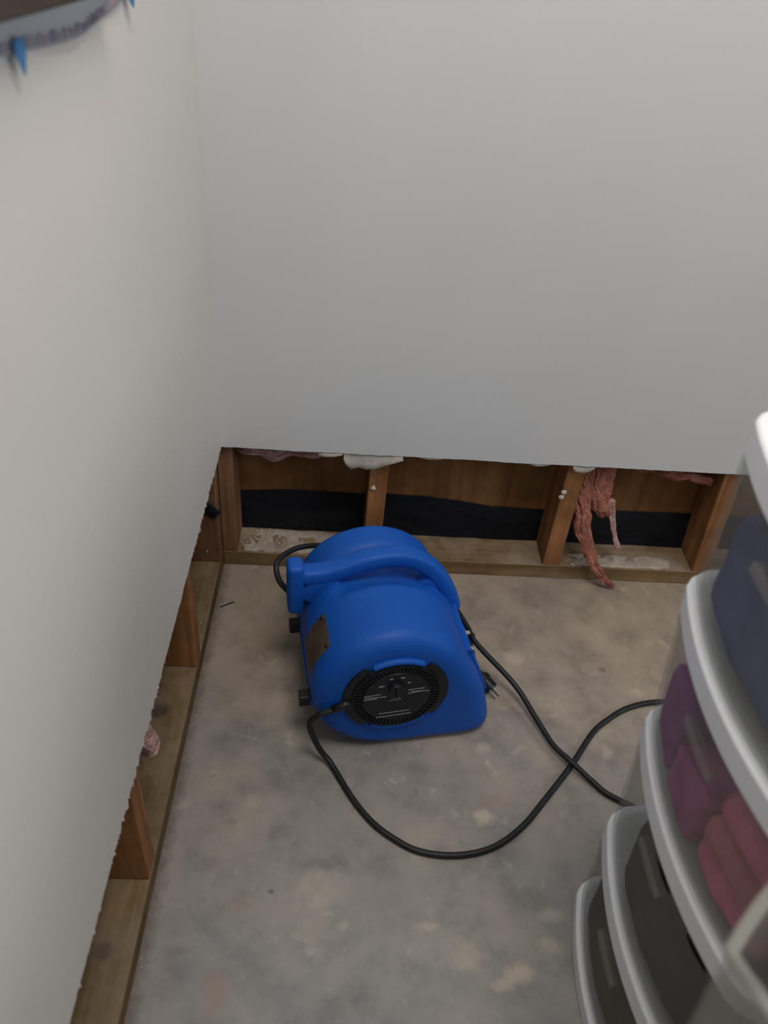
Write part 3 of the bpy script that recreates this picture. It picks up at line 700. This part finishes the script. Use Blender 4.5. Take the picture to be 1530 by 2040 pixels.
plump('teal_cloth', (.64, -1.19, .625), (.10, .07, .04), M['teal'], 'pale teal cloth on top in the foreground bin', 6)

# ------------------------------------------------------------------ paper sheet, tape and board on the left wall
PX = DW+.002
edge = [(-.395, 1.112), (-.416, 1.103), (-.455, 1.097), (-.502, 1.094), (-.564, 1.092), (-.63, 1.094), (-.703, 1.099), (-.76, 1.103), (-.90, 1.106)]
bm = bmesh.new(); rows = []
E = catmull([(0, y, z) for y, z in edge], 6)
for k in range(7):
    t = k/6; rows.append([bm.verts.new((PX+.005*(1-t)**2*(.6+.4*math.sin(p.y*30)), p.y, p.z+(1.36-p.z)*t)) for p in E])
for a, b in zip(rows, rows[1:]):
    for i in range(len(E)-1): bm.faces.new((a[i], a[i+1], b[i+1], b[i]))
sheet = new('paper_sheet', bm, M['sheet'], smooth=True); s = sheet.modifiers.new('s', 'SOLIDIFY'); s.thickness = .0006
tag(sheet, 'printed white paper sheet taped to the left wall at the top', 'paper')
bm = bmesh.new(); bmr = bmesh.new(); rnd = random.Random(12)
y = -.42; i = 0
zedge = lambda y: next((a[1]+(b[1]-a[1])*(y-a[0])/(b[0]-a[0]) for a, b in zip(edge, edge[1:]) if b[0] <= y <= a[0]), 1.1)
while y > -.80:
    wd = rnd.uniform(.0008, .0022)*(2.4 if y > -.47 else 1); h = rnd.uniform(.005, .009); z = zedge(y)+.002
    x = PX+.005*(.6+.4*math.sin(y*30))
    tgt = bmr if i % 9 == 5 else bm
    box(tgt, x-.0004, x+.0010, y-wd, y, z, z+h); y -= wd+rnd.uniform(.003, .0065)*(.3 if y > -.47 else 1); i += 1
tag(new('printed_marks', bm, M['ink'], sheet), 'row of dark printed marks along the sheet edge', kind='stuff')
tag(new('red_marks', bmr, M['ink_red'], sheet), 'reddish printed marks along the sheet edge', kind='stuff')
def tape(pts, label):
    bm = bmesh.new(); prism(bm, pts, lambda p, k: (PX+(.0062 if k else .0054), p[0]-.006, p[1]+.001))
    tag(new('tape_piece', bm, M['tape']), label, 'tape', 'tape on the paper sheet')
tape([(-.694, 1.109), (-.712, 1.107), (-.711, 1.098), (-.700, 1.085), (-.697, 1.090), (-.692, 1.100)], 'blue tape piece on the paper sheet nearest the left picture edge')
tape([(-.368, 1.118), (-.392, 1.116), (-.388, 1.100), (-.374, 1.092), (-.369, 1.097)], 'blue tape piece at the paper sheet corner nearest the room corner')
bm = bmesh.new(); hexa(bm, [(DW+.009, -.49, 1.119), (DW+.024, -.49, 1.119), (DW+.024, -1.25, 1.139), (DW+.009, -1.25, 1.139)], [(DW+.009, -.49, 1.40), (DW+.024, -.49, 1.40), (DW+.024, -1.25, 1.40), (DW+.009, -1.25, 1.40)])
tag(new('dark_board', bm, M['darkwood'], bevel=.002), 'dark brown board at the top left over the paper sheet', 'board')
